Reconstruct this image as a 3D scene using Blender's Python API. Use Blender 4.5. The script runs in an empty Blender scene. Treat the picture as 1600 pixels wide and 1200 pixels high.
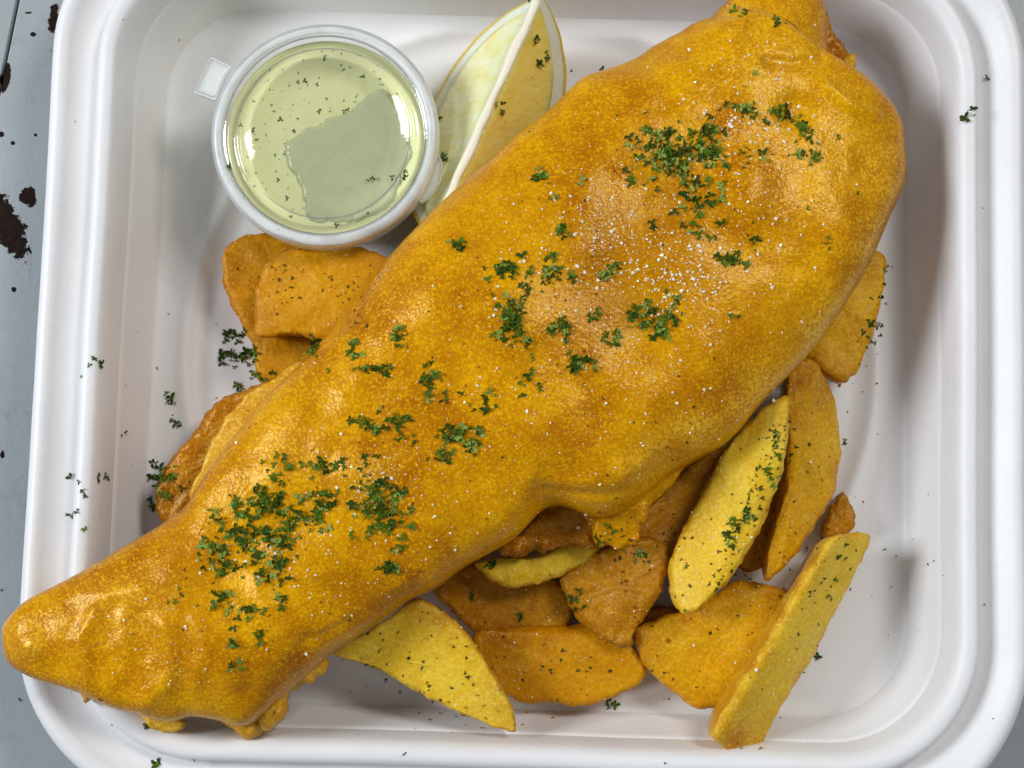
import bpy, bmesh, math, random
import numpy as np
from mathutils import Vector, Matrix

random.seed(7)
rng = np.random.default_rng(7)
S = bpy.context.scene
COL = S.collection
K = 0.001                      # everything below is measured in millimetres

# ------------------------------------------------------------------ camera
DIST, FPX, TILT = 360.0, 2618.0, math.radians(6.5)
cam_d = bpy.data.cameras.new('camera')
cam = bpy.data.objects.new('camera', cam_d)
COL.objects.link(cam)
CAM = np.array([0.0, -DIST * math.sin(TILT), DIST * math.cos(TILT)])
cam.location = Vector(CAM) * K
cam.rotation_euler = (TILT, 0, 0)
cam_d.sensor_width = 36.0
cam_d.lens = 36.0 * FPX / 1600.0
cam_d.clip_start = 0.01
cam_d.clip_end = 50
S.camera = cam
RX = np.array([1.0, 0, 0])
UY = np.array([0, math.cos(TILT), math.sin(TILT)])
FZ = np.array([0, math.sin(TILT), -math.cos(TILT)])

# ------------------------------------------------------------------ light
w = bpy.data.worlds.new('World')
S.world = w
w.use_nodes = True
bg = w.node_tree.nodes['Background']
bg.inputs[0].default_value = (0.80, 0.89, 1.0, 1)
bg.inputs[1].default_value = 0.27

def area(name, loc, target, size, power, colour):
    d = bpy.data.lights.new(name, 'AREA')
    d.shape = 'RECTANGLE'
    d.size, d.size_y = size
    d.energy = power
    d.color = colour
    o = bpy.data.objects.new(name, d)
    COL.objects.link(o)
    o.location = loc
    o.rotation_euler = (Vector(target) - Vector(loc)).to_track_quat('-Z', 'Y').to_euler()
    return o
area('window_light', (-0.92, 0.16, 0.78), (0, 0, 0.01), (0.38, 0.38), 11.5, (0.88, 0.935, 1.0))
area('ceiling_light', (0.55, 0.45, 1.0), (0, 0, 0), (0.30, 0.30), 5.6, (1.0, 0.97, 0.92))

S.view_settings.view_transform = 'Standard'
S.view_settings.look = 'None'
S.view_settings.exposure = 0.03
S.view_settings.gamma = 1.0
try:
    S.cycles.max_bounces = 10
    S.cycles.transparent_max_bounces = 16
    S.cycles.use_denoising = True
except Exception:
    pass

# ------------------------------------------------------------------ helpers
def P(px, py, z):
    """point at height z (mm) seen at photo pixel px, py"""
    d = RX * ((px - 800) / FPX) - UY * ((py - 600) / FPX) + FZ
    t = (z - CAM[2]) / d[2]
    return CAM + d * t

def proj(v):
    """photo pixel of world points (mm)"""
    q = np.asarray(v) - CAM
    dep = q @ FZ
    return 800 + FPX * (q @ RX) / dep, 600 - FPX * (q @ UY) / dep

def _hash(ix, iy, iz, seed):
    n = (ix * 374761393 + iy * 668265263 + iz * 1274126177 + seed * 974711) & 0xffffffff
    n = ((n ^ (n >> 13)) * 1274126177) & 0xffffffff
    n = n ^ (n >> 16)
    return (n & 0xffff) / 32767.5 - 1.0

def noise(p, scale, seed=0):
    """smooth value noise, p (n,3) in mm, feature size scale mm, about -1..1"""
    q = np.asarray(p) / scale + 1000.0
    i = np.floor(q).astype(np.int64)
    f = q - i
    f = f * f * f * (f * (f * 6 - 15) + 10)
    out = 0
    for dx in (0, 1):
        for dy in (0, 1):
            for dz in (0, 1):
                wgt = (f[:, 0] if dx else 1 - f[:, 0]) * (f[:, 1] if dy else 1 - f[:, 1]) * (f[:, 2] if dz else 1 - f[:, 2])
                out = out + wgt * _hash(i[:, 0] + dx, i[:, 1] + dy, i[:, 2] + dz, seed)
    return out

def mesh_obj(name, verts, faces, mat, parent=None, smooth=True, attrs=None, origin=(0, 0, 0)):
    """verts in world mm; the object sits at origin (mm)"""
    v = (np.asarray(verts, float) - np.asarray(origin, float)) * K
    me = bpy.data.meshes.new(name)
    me.from_pydata(v.tolist(), [], [list(map(int, f)) for f in faces])
    me.update()
    if smooth:
        me.polygons.foreach_set('use_smooth', [True] * len(me.polygons))
    for an, av in (attrs or {}).items():
        a = me.attributes.new(an, 'FLOAT', 'POINT')
        a.data.foreach_set('value', np.asarray(av, np.float32))
    if mat is not None:
        me.materials.append(mat)
    o = bpy.data.objects.new(name, me)
    COL.objects.link(o)
    if parent is None:
        o.location = Vector(np.asarray(origin, float)) * K
    else:
        o.parent = parent
        o.location = Vector(np.asarray(origin, float)) * K - parent.location
    return o

def thing(name, loc):
    o = bpy.data.objects.new(name, None)
    COL.objects.link(o)
    o.location = Vector(np.asarray(loc, float)) * K
    o.empty_display_size = 0.01
    return o

def tag(o, label=None, cat=None, group=None, kind=None):
    if label: o['label'] = label
    if cat: o['category'] = cat
    if group: o['group'] = group
    if kind: o['kind'] = kind
    return o

def grid_faces(n_rows, n_cols, wrap=True, off=0):
    f = []
    for r in range(n_rows - 1):
        for c in range(n_cols if wrap else n_cols - 1):
            c2 = (c + 1) % n_cols
            f.append((off + r * n_cols + c, off + r * n_cols + c2, off + (r + 1) * n_cols + c2, off + (r + 1) * n_cols + c))
    return f

def cr_open(pts, n):
    """Catmull-Rom through pts (k,d), n samples uniform in parameter"""
    p = np.asarray(pts, float)
    p = np.vstack([2 * p[0] - p[1], p, 2 * p[-1] - p[-2]])
    t = np.linspace(0, len(p) - 3 - 1e-9, n)
    i = np.floor(t).astype(int)
    f = (t - i)[:, None]
    a, b, c, d = p[i], p[i + 1], p[i + 2], p[i + 3]
    return 0.5 * (2 * b + (c - a) * f + (2 * a - 5 * b + 4 * c - d) * f ** 2 + (3 * b - a - 3 * c + d) * f ** 3)

def cr_closed(pts, n, tension=0.5):
    p = np.asarray(pts, float)
    m = len(p)
    t = np.linspace(0, m, n * 6, endpoint=False)
    i = np.floor(t).astype(int)
    f = (t - i)[:, None]
    a, b, c, d = p[(i - 1) % m], p[i % m], p[(i + 1) % m], p[(i + 2) % m]
    m1, m2 = (c - a) * tension, (d - b) * tension
    q = (2 * f ** 3 - 3 * f ** 2 + 1) * b + (f ** 3 - 2 * f ** 2 + f) * m1 + (-2 * f ** 3 + 3 * f ** 2) * c + (f ** 3 - f ** 2) * m2
    seg = np.linalg.norm(np.roll(q, -1, 0) - q, axis=1)
    s = np.concatenate([[0], np.cumsum(seg)])
    want = np.linspace(0, s[-1], n, endpoint=False)
    qq = np.vstack([q, q[:1]])
    return np.stack([np.interp(want, s, qq[:, k]) for k in range(2)], 1)

def seg_dist(px, py, line):
    """distance in pixels from points to a polyline"""
    best = np.full(len(px), 1e9)
    for (x0, y0), (x1, y1) in zip(line[:-1], line[1:]):
        dx, dy = x1 - x0, y1 - y0
        t = np.clip(((px - x0) * dx + (py - y0) * dy) / (dx * dx + dy * dy + 1e-9), 0, 1)
        best = np.minimum(best, np.hypot(px - x0 - t * dx, py - y0 - t * dy))
    return best

def grid_normals(V):
    """V (rows, cols, 3), cols wrap"""
    du = np.gradient(V, axis=0)
    dv = np.roll(V, -1, 1) - np.roll(V, 1, 1)
    n = np.cross(du, dv)
    return n / (np.linalg.norm(n, axis=2, keepdims=True) + 1e-9)

def lathe(prof, n=96, centre=(0, 0, 0), closed=False):
    """prof list of (r, z); returns verts, faces"""
    a = np.linspace(0, 2 * math.pi, n, endpoint=False)
    V = np.concatenate([np.stack([r * np.cos(a), r * np.sin(a), np.full(n, z)], 1) for r, z in prof])
    F = grid_faces(len(prof), n)
    if closed:
        m = len(prof)
        F += [((m - 1) * n + c, (m - 1) * n + (c + 1) % n, (c + 1) % n, c) for c in range(n)]
    return V + np.asarray(centre, float), F

# ------------------------------------------------------------------ materials
class N:
    """small node-tree writer"""
    def __init__(s, name):
        s.m = bpy.data.materials.new(name)
        s.m.use_nodes = True
        s.t = s.m.node_tree
        s.bsdf = s.t.nodes['Principled BSDF']
        s.out = s.t.nodes['Material Output']
        s.co = s.t.nodes.new('ShaderNodeTexCoord').outputs['Object']
    def node(s, typ, **kw):
        n = s.t.nodes.new(typ)
        for k, v in kw.items(): setattr(n, k, v)
        return n
    def put(s, sock, v):
        if isinstance(v, (int, float)): sock.default_value = v
        elif isinstance(v, tuple): sock.default_value = v if len(v) == len(sock.default_value) else (*v, 1)
        else: s.t.links.new(v, sock)
    def noise(s, scale, detail=3, rough=0.55, co=None, dist=0.0):
        n = s.node('ShaderNodeTexNoise')
        s.put(n.inputs['Vector'], co or s.co)
        n.inputs['Scale'].default_value = scale
        n.inputs['Detail'].default_value = detail
        n.inputs['Roughness'].default_value = rough
        n.inputs['Distortion'].default_value = dist
        return n.outputs['Fac']
    def voro(s, scale, feature='F1', out='Distance'):
        n = s.node('ShaderNodeTexVoronoi', feature=feature)
        s.put(n.inputs['Vector'], s.co)
        n.inputs['Scale'].default_value = scale
        return n.outputs[out]
    def ramp(s, fac, stops):
        n = s.node('ShaderNodeValToRGB')
        e = n.color_ramp.elements
        while len(e) < len(stops): e.new(0.5)
        for i, (p, c) in enumerate(stops):
            e[i].position = p
            e[i].color = (*c, 1) if isinstance(c, tuple) else (c, c, c, 1)
        s.put(n.inputs[0], fac)
        return n.outputs[0]
    def mix(s, fac, a, b, blend='MIX'):
        n = s.node('ShaderNodeMix', data_type='RGBA', blend_type=blend)
        s.put(n.inputs[0], fac); s.put(n.inputs[6], a); s.put(n.inputs[7], b)
        return n.outputs[2]
    def math(s, op, a, b=0.0, clamp=False):
        n = s.node('ShaderNodeMath', operation=op, use_clamp=clamp)
        s.put(n.inputs[0], a); s.put(n.inputs[1], b)
        return n.outputs[0]
    def attr(s, name):
        n = s.node('ShaderNodeAttribute', attribute_name=name)
        return n.outputs['Fac']
    def bump(s, h, dist, strength=1.0, prev=None):
        n = s.node('ShaderNodeBump')
        s.put(n.inputs['Height'], h)
        n.inputs['Distance'].default_value = dist
        n.inputs['Strength'].default_value = strength
        if prev is not None: s.put(n.inputs['Normal'], prev)
        return n.outputs[0]
    def set(s, **kw):
        for k, v in kw.items(): s.put(s.bsdf.inputs[k.replace('_', ' ')], v)

def batter_material(name, deep, mid, gold, pale, gloss=0.26):
    m = N(name)
    big = m.noise(48, 3, 0.5, dist=0.3)
    med = m.noise(230, 4, 0.6)
    fine = m.noise(1700, 2, 0.6)
    c = m.ramp(big, [(0.34, deep), (0.47, mid), (0.62, gold)])
    c2 = m.ramp(med, [(0.35, deep), (0.52, mid), (0.68, gold)])
    c = m.mix(0.45, c, c2)
    # mottled grain of the crust, then crisp pale grains of flour and tiny bubbles
    dk = tuple(x * .62 for x in deep)
    c = m.mix(m.math('MULTIPLY', m.ramp(fine, [(0.38, 1.0), (0.50, 0.0)]), 0.38), c, deep)
    c = m.mix(m.math('MULTIPLY', m.ramp(fine, [(0.54, 0.0), (0.66, 1.0)]), 0.60), c, (min(1, gold[0] * 1.15), gold[1] * 1.25, gold[2] * 2))
    g = m.ramp(m.voro(1250), [(0.10, 1.0), (0.26, 0.0)])
    gm = m.ramp(m.noise(300, 4, .7), [(0.50, 0.0), (0.62, 1.0)])
    c = m.mix(m.math('MULTIPLY', m.math('MULTIPLY', g, gm), 0.8), c, pale)
    oil = m.ramp(m.noise(34, 5, .65, dist=.9), [(0.52, 0.0), (0.66, 1.0)])
    c = m.mix(m.math('MULTIPLY', oil, 0.42), c, m.mix(fine, deep, mid))
    pit = m.math('MULTIPLY', m.ramp(m.voro(330), [(0.05, 1.0), (0.12, 0.0)]), m.ramp(m.noise(70, 2), [(0.50, 0.0), (0.60, 1.0)]))
    c = m.mix(m.math('MULTIPLY', pit, 0.6), c, dk)
    c = m.mix(m.math('MULTIPLY', m.attr('brown'), 0.85), c, m.mix(med, deep, dk))
    c = m.mix(m.math('MULTIPLY', m.attr('pale'), m.ramp(fine, [(0.42, 0.15), (0.58, 0.95)])), c, pale)
    n1 = m.bump(m.noise(260, 3, 0.5), 0.0005, 0.16)
    n2 = m.bump(fine, 0.00022, 0.42, n1)
    n2 = m.bump(m.voro(1250), 0.00010, 0.5, n2)
    n2 = m.bump(pit, 0.0003, -0.6, n2)
    m.set(Base_Color=c, Roughness=m.ramp(med, [(0.3, gloss - .06), (0.7, gloss + .10)]), Normal=n2)
    m.set(Specular_IOR_Level=0.42, Specular_Tint=(1.0, 0.70, 0.18))
    m.set(Coat_Weight=0.11, Coat_Roughness=0.16, Coat_Tint=(1.0, .93, .75))
    m.t.links.new(n2, m.bsdf.inputs['Coat Normal'])
    return m.m

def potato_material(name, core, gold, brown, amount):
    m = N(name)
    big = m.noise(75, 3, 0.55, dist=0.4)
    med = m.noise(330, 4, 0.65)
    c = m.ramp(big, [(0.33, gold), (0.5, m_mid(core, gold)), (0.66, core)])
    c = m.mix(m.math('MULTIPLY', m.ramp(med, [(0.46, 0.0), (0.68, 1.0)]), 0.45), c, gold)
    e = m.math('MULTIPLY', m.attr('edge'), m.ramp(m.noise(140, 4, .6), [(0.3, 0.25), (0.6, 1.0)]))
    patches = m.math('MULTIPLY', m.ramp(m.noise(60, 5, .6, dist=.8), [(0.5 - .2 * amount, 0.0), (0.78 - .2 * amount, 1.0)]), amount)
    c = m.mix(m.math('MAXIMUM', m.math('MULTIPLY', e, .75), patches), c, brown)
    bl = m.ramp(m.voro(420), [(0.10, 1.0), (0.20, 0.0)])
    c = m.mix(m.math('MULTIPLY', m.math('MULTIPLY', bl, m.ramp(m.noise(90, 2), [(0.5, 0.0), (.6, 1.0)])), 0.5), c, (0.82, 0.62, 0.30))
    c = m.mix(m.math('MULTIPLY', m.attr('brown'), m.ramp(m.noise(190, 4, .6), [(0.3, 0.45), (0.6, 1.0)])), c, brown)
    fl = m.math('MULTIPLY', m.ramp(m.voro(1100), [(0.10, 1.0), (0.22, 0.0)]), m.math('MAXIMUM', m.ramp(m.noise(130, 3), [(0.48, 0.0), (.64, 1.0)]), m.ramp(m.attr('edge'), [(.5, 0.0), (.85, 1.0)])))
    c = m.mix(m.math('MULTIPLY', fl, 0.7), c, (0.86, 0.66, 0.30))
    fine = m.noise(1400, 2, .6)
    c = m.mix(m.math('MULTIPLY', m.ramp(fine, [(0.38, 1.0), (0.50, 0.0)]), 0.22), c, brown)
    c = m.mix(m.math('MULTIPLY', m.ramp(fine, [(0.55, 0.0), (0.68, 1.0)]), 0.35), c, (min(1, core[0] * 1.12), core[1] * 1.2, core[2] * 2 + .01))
    nrm = m.bump(m.noise(240, 4, 0.6), 0.0006, 0.35)
    nrm = m.bump(m.noise(1500, 3, .7), 0.00025, 0.6, nrm)
    m.set(Base_Color=c, Roughness=m.ramp(med, [(0.3, 0.28), (0.7, 0.46)]), Normal=nrm)
    m.set(Subsurface_Weight=0.12, Subsurface_Scale=0.0025, Specular_IOR_Level=0.38, Specular_Tint=(1.0, 0.80, 0.36))
    m.bsdf.inputs['Subsurface Radius'].default_value = (1.0, 0.6, 0.15)
    return m.m

def m_mid(a, b): return tuple((x + y) / 2 for x, y in zip(a, b))

M = {}
M['batter'] = batter_material('fried_batter', (0.37, 0.110, 0.0), (0.575, 0.240, 0.0), (0.76, 0.385, 0.0), (0.96, 0.62, 0.06))
M['batter_brown'] = batter_material('browned_batter', (0.22, 0.055, 0.001), (0.42, 0.140, 0.002), (0.60, 0.27, 0.006), (0.85, 0.54, 0.15), 0.36)
M['batter_pale'] = batter_material('pale_batter', (0.50, 0.21, 0.006), (0.66, 0.34, 0.02), (0.78, 0.48, 0.06), (0.92, 0.68, 0.26), 0.36)
M['potato_gold'] = potato_material('golden_potato', (0.84, 0.53, 0.012), (0.72, 0.35, 0.002), (0.36, 0.095, 0.0), 0.5)
M['potato_pale'] = potato_material('pale_potato', (0.86, 0.64, 0.060), (0.76, 0.47, 0.010), (0.50, 0.185, 0.0), 0.32)
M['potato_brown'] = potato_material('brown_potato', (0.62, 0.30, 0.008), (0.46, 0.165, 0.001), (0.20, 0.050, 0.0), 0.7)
M['potato_amber'] = potato_material('amber_potato', (0.68, 0.35, 0.001), (0.58, 0.235, 0.0), (0.34, 0.095, 0.0), 0.3)

def simple(name, colour, rough=0.5, bump=None, **kw):
    m = N(name)
    m.set(Base_Color=colour, Roughness=rough, **kw)
    if bump: m.set(Normal=m.bump(m.noise(bump[0], 4, 0.6), bump[1], bump[2] if len(bump) > 2 else 0.5))
    return m.m

# tray: pressed white fibre
m = N('white_fibre')
fib = m.noise(1800, 3, 0.7)
c = m.mix(m.ramp(m.noise(30, 3), [(0.4, 0.0), (0.65, 1.0)]), (0.760, 0.745, 0.735), (0.800, 0.790, 0.785))
c = m.mix(m.math('MULTIPLY', m.ramp(m.noise(160, 5, .7), [(0.66, 0.0), (0.78, 1.0)]), 0.16), c, (0.60, 0.53, 0.40))
nrm = m.bump(m.noise(150, 5, .6), 0.0005, 0.25)
nrm = m.bump(fib, 0.0001, 0.5, nrm)
m.set(Base_Color=c, Roughness=0.42, Normal=nrm, Specular_IOR_Level=0.4)
M['tray'] = m.m

def clear_plastic(name, haze, haze_colour=(0.9, 0.92, 0.9), rough=0.06, tint=(0.985, 0.99, 0.98), bump=0.0, gloss=1.0):
    m = N(name)
    t = m.t
    tr = m.node('ShaderNodeBsdfTransparent'); tr.inputs[0].default_value = (*tint, 1)
    gl = m.node('ShaderNodeBsdfGlossy'); gl.inputs['Roughness'].default_value = rough
    df = m.node('ShaderNodeBsdfDiffuse'); df.inputs[0].default_value = (*haze_colour, 1)
    fr = m.node('ShaderNodeFresnel'); fr.inputs[0].default_value = 1.45
    if bump:
        b = m.bump(m.noise(220, 3), 0.0005, bump)
        t.links.new(b, gl.inputs['Normal']); t.links.new(b, fr.inputs['Normal'])
    fac = m.math('MULTIPLY', fr.outputs[0], gloss)
    hz = m.ramp(m.noise(140, 3), [(0.35, haze * 0.7), (0.65, min(1, haze * 1.3))])
    x = m.node('ShaderNodeMixShader'); y = m.node('ShaderNodeMixShader')
    t.links.new(hz, x.inputs[0]); t.links.new(tr.outputs[0], x.inputs[1]); t.links.new(df.outputs[0], x.inputs[2])
    t.links.new(fac, y.inputs[0]); t.links.new(x.outputs[0], y.inputs[1]); t.links.new(gl.outputs[0], y.inputs[2])
    t.links.new(y.outputs[0], m.out.inputs['Surface'])
    return m.m
M['lid_clear'] = clear_plastic('clear_lid_plastic', 0.012, bump=0.25, gloss=0.75, tint=(1, 1, 1))
M['lid_rim'] = clear_plastic('frosted_lid_rim_plastic', 0.42, rough=0.22, gloss=0.45)
M['cup'] = clear_plastic('frosted_cup_plastic', 0.10, rough=0.2, gloss=0.3)

m = N('herb_sauce')
c = m.mix(m.noise(90, 4, .6), (0.86, 0.87, 0.42), (0.92, 0.92, 0.52))
m.set(Base_Color=c, Roughness=0.3, Subsurface_Weight=0.15, Subsurface_Scale=0.002, Normal=m.bump(m.noise(200, 3), 0.0005, 0.4))
M['sauce'] = m.m
m = N('wet_sauce_film')
c = m.mix(m.noise(150, 4, .6), (0.56, 0.59, 0.33), (0.68, 0.70, 0.41))
m.set(Base_Color=c, Roughness=0.12, Normal=m.bump(m.noise(260, 3), 0.0006, 0.5))
M['sauce_film'] = m.m

def leaf(name, a, b):
    m = N(name)
    m.set(Base_Color=m.mix(m.noise(900, 2), a, b), Roughness=0.45, Specular_IOR_Level=0.3, Specular_Tint=(0.9, 1.0, 0.6), Normal=m.bump(m.noise(2500, 2), 0.0002, 0.5))
    return m.m
M['leaf'] = [leaf('dark_parsley', (0.014, 0.036, 0.000), (0.045, 0.095, 0.002)),
             leaf('green_parsley', (0.045, 0.100, 0.002), (0.12, 0.21, 0.010)),
             leaf('pale_parsley', (0.15, 0.24, 0.025), (0.32, 0.42, 0.09))]
M['speck'] = leaf('dried_herb', (0.012, 0.016, 0.006), (0.03, 0.045, 0.012))
M['salt'] = simple('salt_crystal', (0.95, 0.88, 0.72), 0.22, Specular_IOR_Level=0.6, Subsurface_Weight=0.2, Subsurface_Scale=0.0004)

# ------------------------------------------------------------------ table
m = N('painted_table_top')
spots = [((8, 122), (9, 24), -8), ((84, 30), (9, 24), -4), ((10, 350), (24, 62), 28), ((44, 308), (14, 15), 35), ((45, 20), (6, 2), 5),
         ((52, 54), (5, 4), 0), ((22, 452), (4, 4), 0), ((20, 224), (4, 4), 20), ((2, 210), (4, 4), 0), ((56, 211), (3, 3), 0), ((4, 710), (3, 6), 0)]
msk = None
for (sx, sy), (rx, ry), ang in spots:
    q = P(sx, sy, 0) * K
    mp = m.node('ShaderNodeMapping', vector_type='TEXTURE')
    m.put(mp.inputs['Vector'], m.co)
    mp.inputs['Location'].default_value = tuple(q)
    mp.inputs['Rotation'].default_value = (0, 0, math.radians(ang))
    mp.inputs['Scale'].default_value = (rx * .1375 * K, ry * .1375 * K, 1)
    ln = m.node('ShaderNodeVectorMath', operation='LENGTH')
    m.t.links.new(mp.outputs[0], ln.inputs[0])
    msk = ln.outputs['Value'] if msk is None else m.math('MINIMUM', msk, ln.outputs['Value'])
nz = m.math('ADD', m.math('MULTIPLY', m.noise(300, 5, .7), 1.7), m.math('MULTIPLY', m.noise(1000, 3, .6), .8))
msk = m.math('ADD', msk, m.math('SUBTRACT', nz, 1.30))
chip = m.ramp(msk, [(0.86, 1.0), (0.92, 0.0)])
ring_ = m.ramp(msk, [(0.90, 1.0), (1.08, 0.0)])
paint = m.ramp(m.noise(14, 5, .6), [(0.35, (0.30, 0.325, 0.33)), (0.65, (0.36, 0.385, 0.395))])
smudge = m.ramp(m.noise(110, 5, .75), [(0.56, 0.0), (0.75, 1.0)])
paint = m.mix(m.math('MULTIPLY', smudge, 0.35), paint, (0.14, 0.14, 0.13))
sm = m.node('ShaderNodeMapping'); m.put(sm.inputs['Vector'], m.co); sm.inputs['Rotation'].default_value = (0, 0, .5); sm.inputs['Scale'].default_value = (1, .03, 1)
scr = m.ramp(m.noise(900, 2, .5, co=sm.outputs[0]), [(0.66, 0.0), (0.72, 1.0)])
paint = m.mix(m.math('MULTIPLY', scr, 0.30), paint, (0.22, 0.22, 0.22))
paint = m.mix(m.math('MULTIPLY', ring_, 0.5), paint, (0.5, 0.52, 0.5))
c = m.mix(chip, paint, m.mix(m.noise(500, 3), (0.006, 0.004, 0.004), (0.035, 0.02, 0.015)))
nrm = m.bump(m.noise(500, 3), 0.0003, 0.25)
nrm = m.bump(m.math('SUBTRACT', 1.0, chip), 0.0006, 0.8, nrm)
m.set(Base_Color=c, Roughness=m.mix(chip, (0.38,) * 3, (0.8,) * 3), Normal=nrm, Specular_IOR_Level=m.math('SUBTRACT', 0.5, m.math('MULTIPLY', chip, 0.46)))
M['table'] = m.m

table = tag(thing('table', (0, 0, 0)), 'grey painted table top with chipped black patches under the white tray', 'table')
def board(poly, ztop, th):
    n = len(poly)
    p = np.asarray(poly, float)
    cen = p.mean(0)
    d = (cen - p); d /= np.linalg.norm(d, axis=1, keepdims=True)
    rows = [(0, ztop - th), (0, ztop - .8), (.35, ztop - .15), (.9, ztop)]
    V = np.concatenate([np.c_[p + d * o, np.full(n, z)] for o, z in rows])
    F = grid_faces(4, n) + [tuple(range(3 * n, 4 * n)), tuple(range(n - 1, -1, -1))]
    return mesh_obj('table_board', V, F, M['table'], table, smooth=False)
a, b = P(27, 0, 0)[:2], P(2, 122, 0)[:2]
dr = (a - b) / np.linalg.norm(a - b)
nr = np.array([dr[1], -dr[0]])       # to the right of the seam
T, B = a + dr * 500, a - dr * 700
board([B + nr * .35, B + nr * 700, T + nr * 700, T + nr * .35], 0, 18)
board([B - nr * 400, B - nr * .35, T - nr * .35, T - nr * 400], -0.5, 18)

# ------------------------------------------------------------------ tray
RIMZ = 24.0
tc = P(830, 534, RIMZ)
trot = math.radians(-1.6)
HX, HY, CR = 100.6, 94.6, 35.0
def rrect(off, n=320):
    """rounded rectangle inset by off, n points"""
    hx, hy, r = HX - off, HY - off, max(CR - off * .75, 4.0)
    t = np.linspace(0, 2 * math.pi, n, endpoint=False)
    cs, sn = np.cos(t), np.sin(t)
    e = 2 / 3.0   # even spread of samples round a superellipse, then pulled to the rounded rectangle
    d = np.stack([np.sign(cs) * np.abs(cs) ** e * hx, np.sign(sn) * np.abs(sn) ** e * hy], 1)
    # march out from the centre along d until the rounded rectangle is met
    lo, hi = np.zeros(n), np.full(n, 2.0)
    for _ in range(40):
        mid = (lo + hi) / 2
        q = np.abs(d * mid[:, None]) - np.array([hx - r, hy - r])
        sd = np.linalg.norm(np.maximum(q, 0), axis=1) + np.minimum(np.maximum(q[:, 0], q[:, 1]), 0) - r
        inside = sd < 0
        lo = np.where(inside, mid, lo); hi = np.where(inside, hi, mid)
    return d * lo[:, None]
prof = [(29, 0.0), (23, 0.2), (20.3, 2.5), (16.9, 14.0), (15.9, 16.0), (9.0, 15.8), (1.2, 18.6), (0.35, 18.7), (0.0, 19.2), (0.1, 20.4), (0.5, 21.8),
        (1.2, 22.7), (2.2, 23.1), (3.2, 23.0), (4.2, 22.1), (5.6, 21.1), (7.6, 20.0), (9.3, 19.4), (9.75, 19.5), (10.0, 20.6), (10.2, 22.6), (10.6, 23.5),
        (11.4, 24.0), (12.6, 23.95), (13.6, 23.5), (14.4, 22.6), (15.0, 21.2), (15.8, 17.5), (16.8, 12), (17.8, 6.8), (18.6, 4.6), (19.6, 3.3), (21.2, 2.4), (23.5, 2.05)]
rows = [np.c_[rrect(o), np.full(320, z)] for o, z in prof]
floor_edge = rows[-1][:, :2]
for s in np.concatenate([np.linspace(0.985, 0.80, 34), np.linspace(.77, 0.0, 20)]):
    rows.append(np.c_[floor_edge * s, np.full(320, 2.0)])
V = np.concatenate(rows)
rr = np.hypot(V[:, 0], V[:, 1])
nf = len(prof) * 320
fl = np.arange(len(V)) >= nf - 320
ringh = 1.0 * np.exp(-((rr - 74.0) / 1.7) ** 2) - 0.5 * np.exp(-((rr - 69.5) / 2.2) ** 2)
V[:, 2] += np.where(fl, ringh, 0)
# slight unevenness of pressed pulp
wav = noise(V, 28, 3) * .25 + noise(V, 9, 4) * .05
V[:, :2] += (V[:, :2] / (rr[:, None] + 1e-6)) * wav[:, None]
V[:, 2] += noise(V, 35, 5) * .18 * (V[:, 2] > 1.5)
R2 = np.array([[math.cos(trot), -math.sin(trot)], [math.sin(trot), math.cos(trot)]])
V[:, :2] = V[:, :2] @ R2.T + tc[:2]
nrow = len(rows)
F = grid_faces(nrow, 320) + [tuple(range(319, -1, -1))]
tray = mesh_obj('takeaway_tray', V, F, M['tray'], origin=(tc[0], tc[1], 0))
tag(tray, 'white pressed fibre takeaway tray with stepped rim holding the whole meal', 'food tray')

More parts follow.
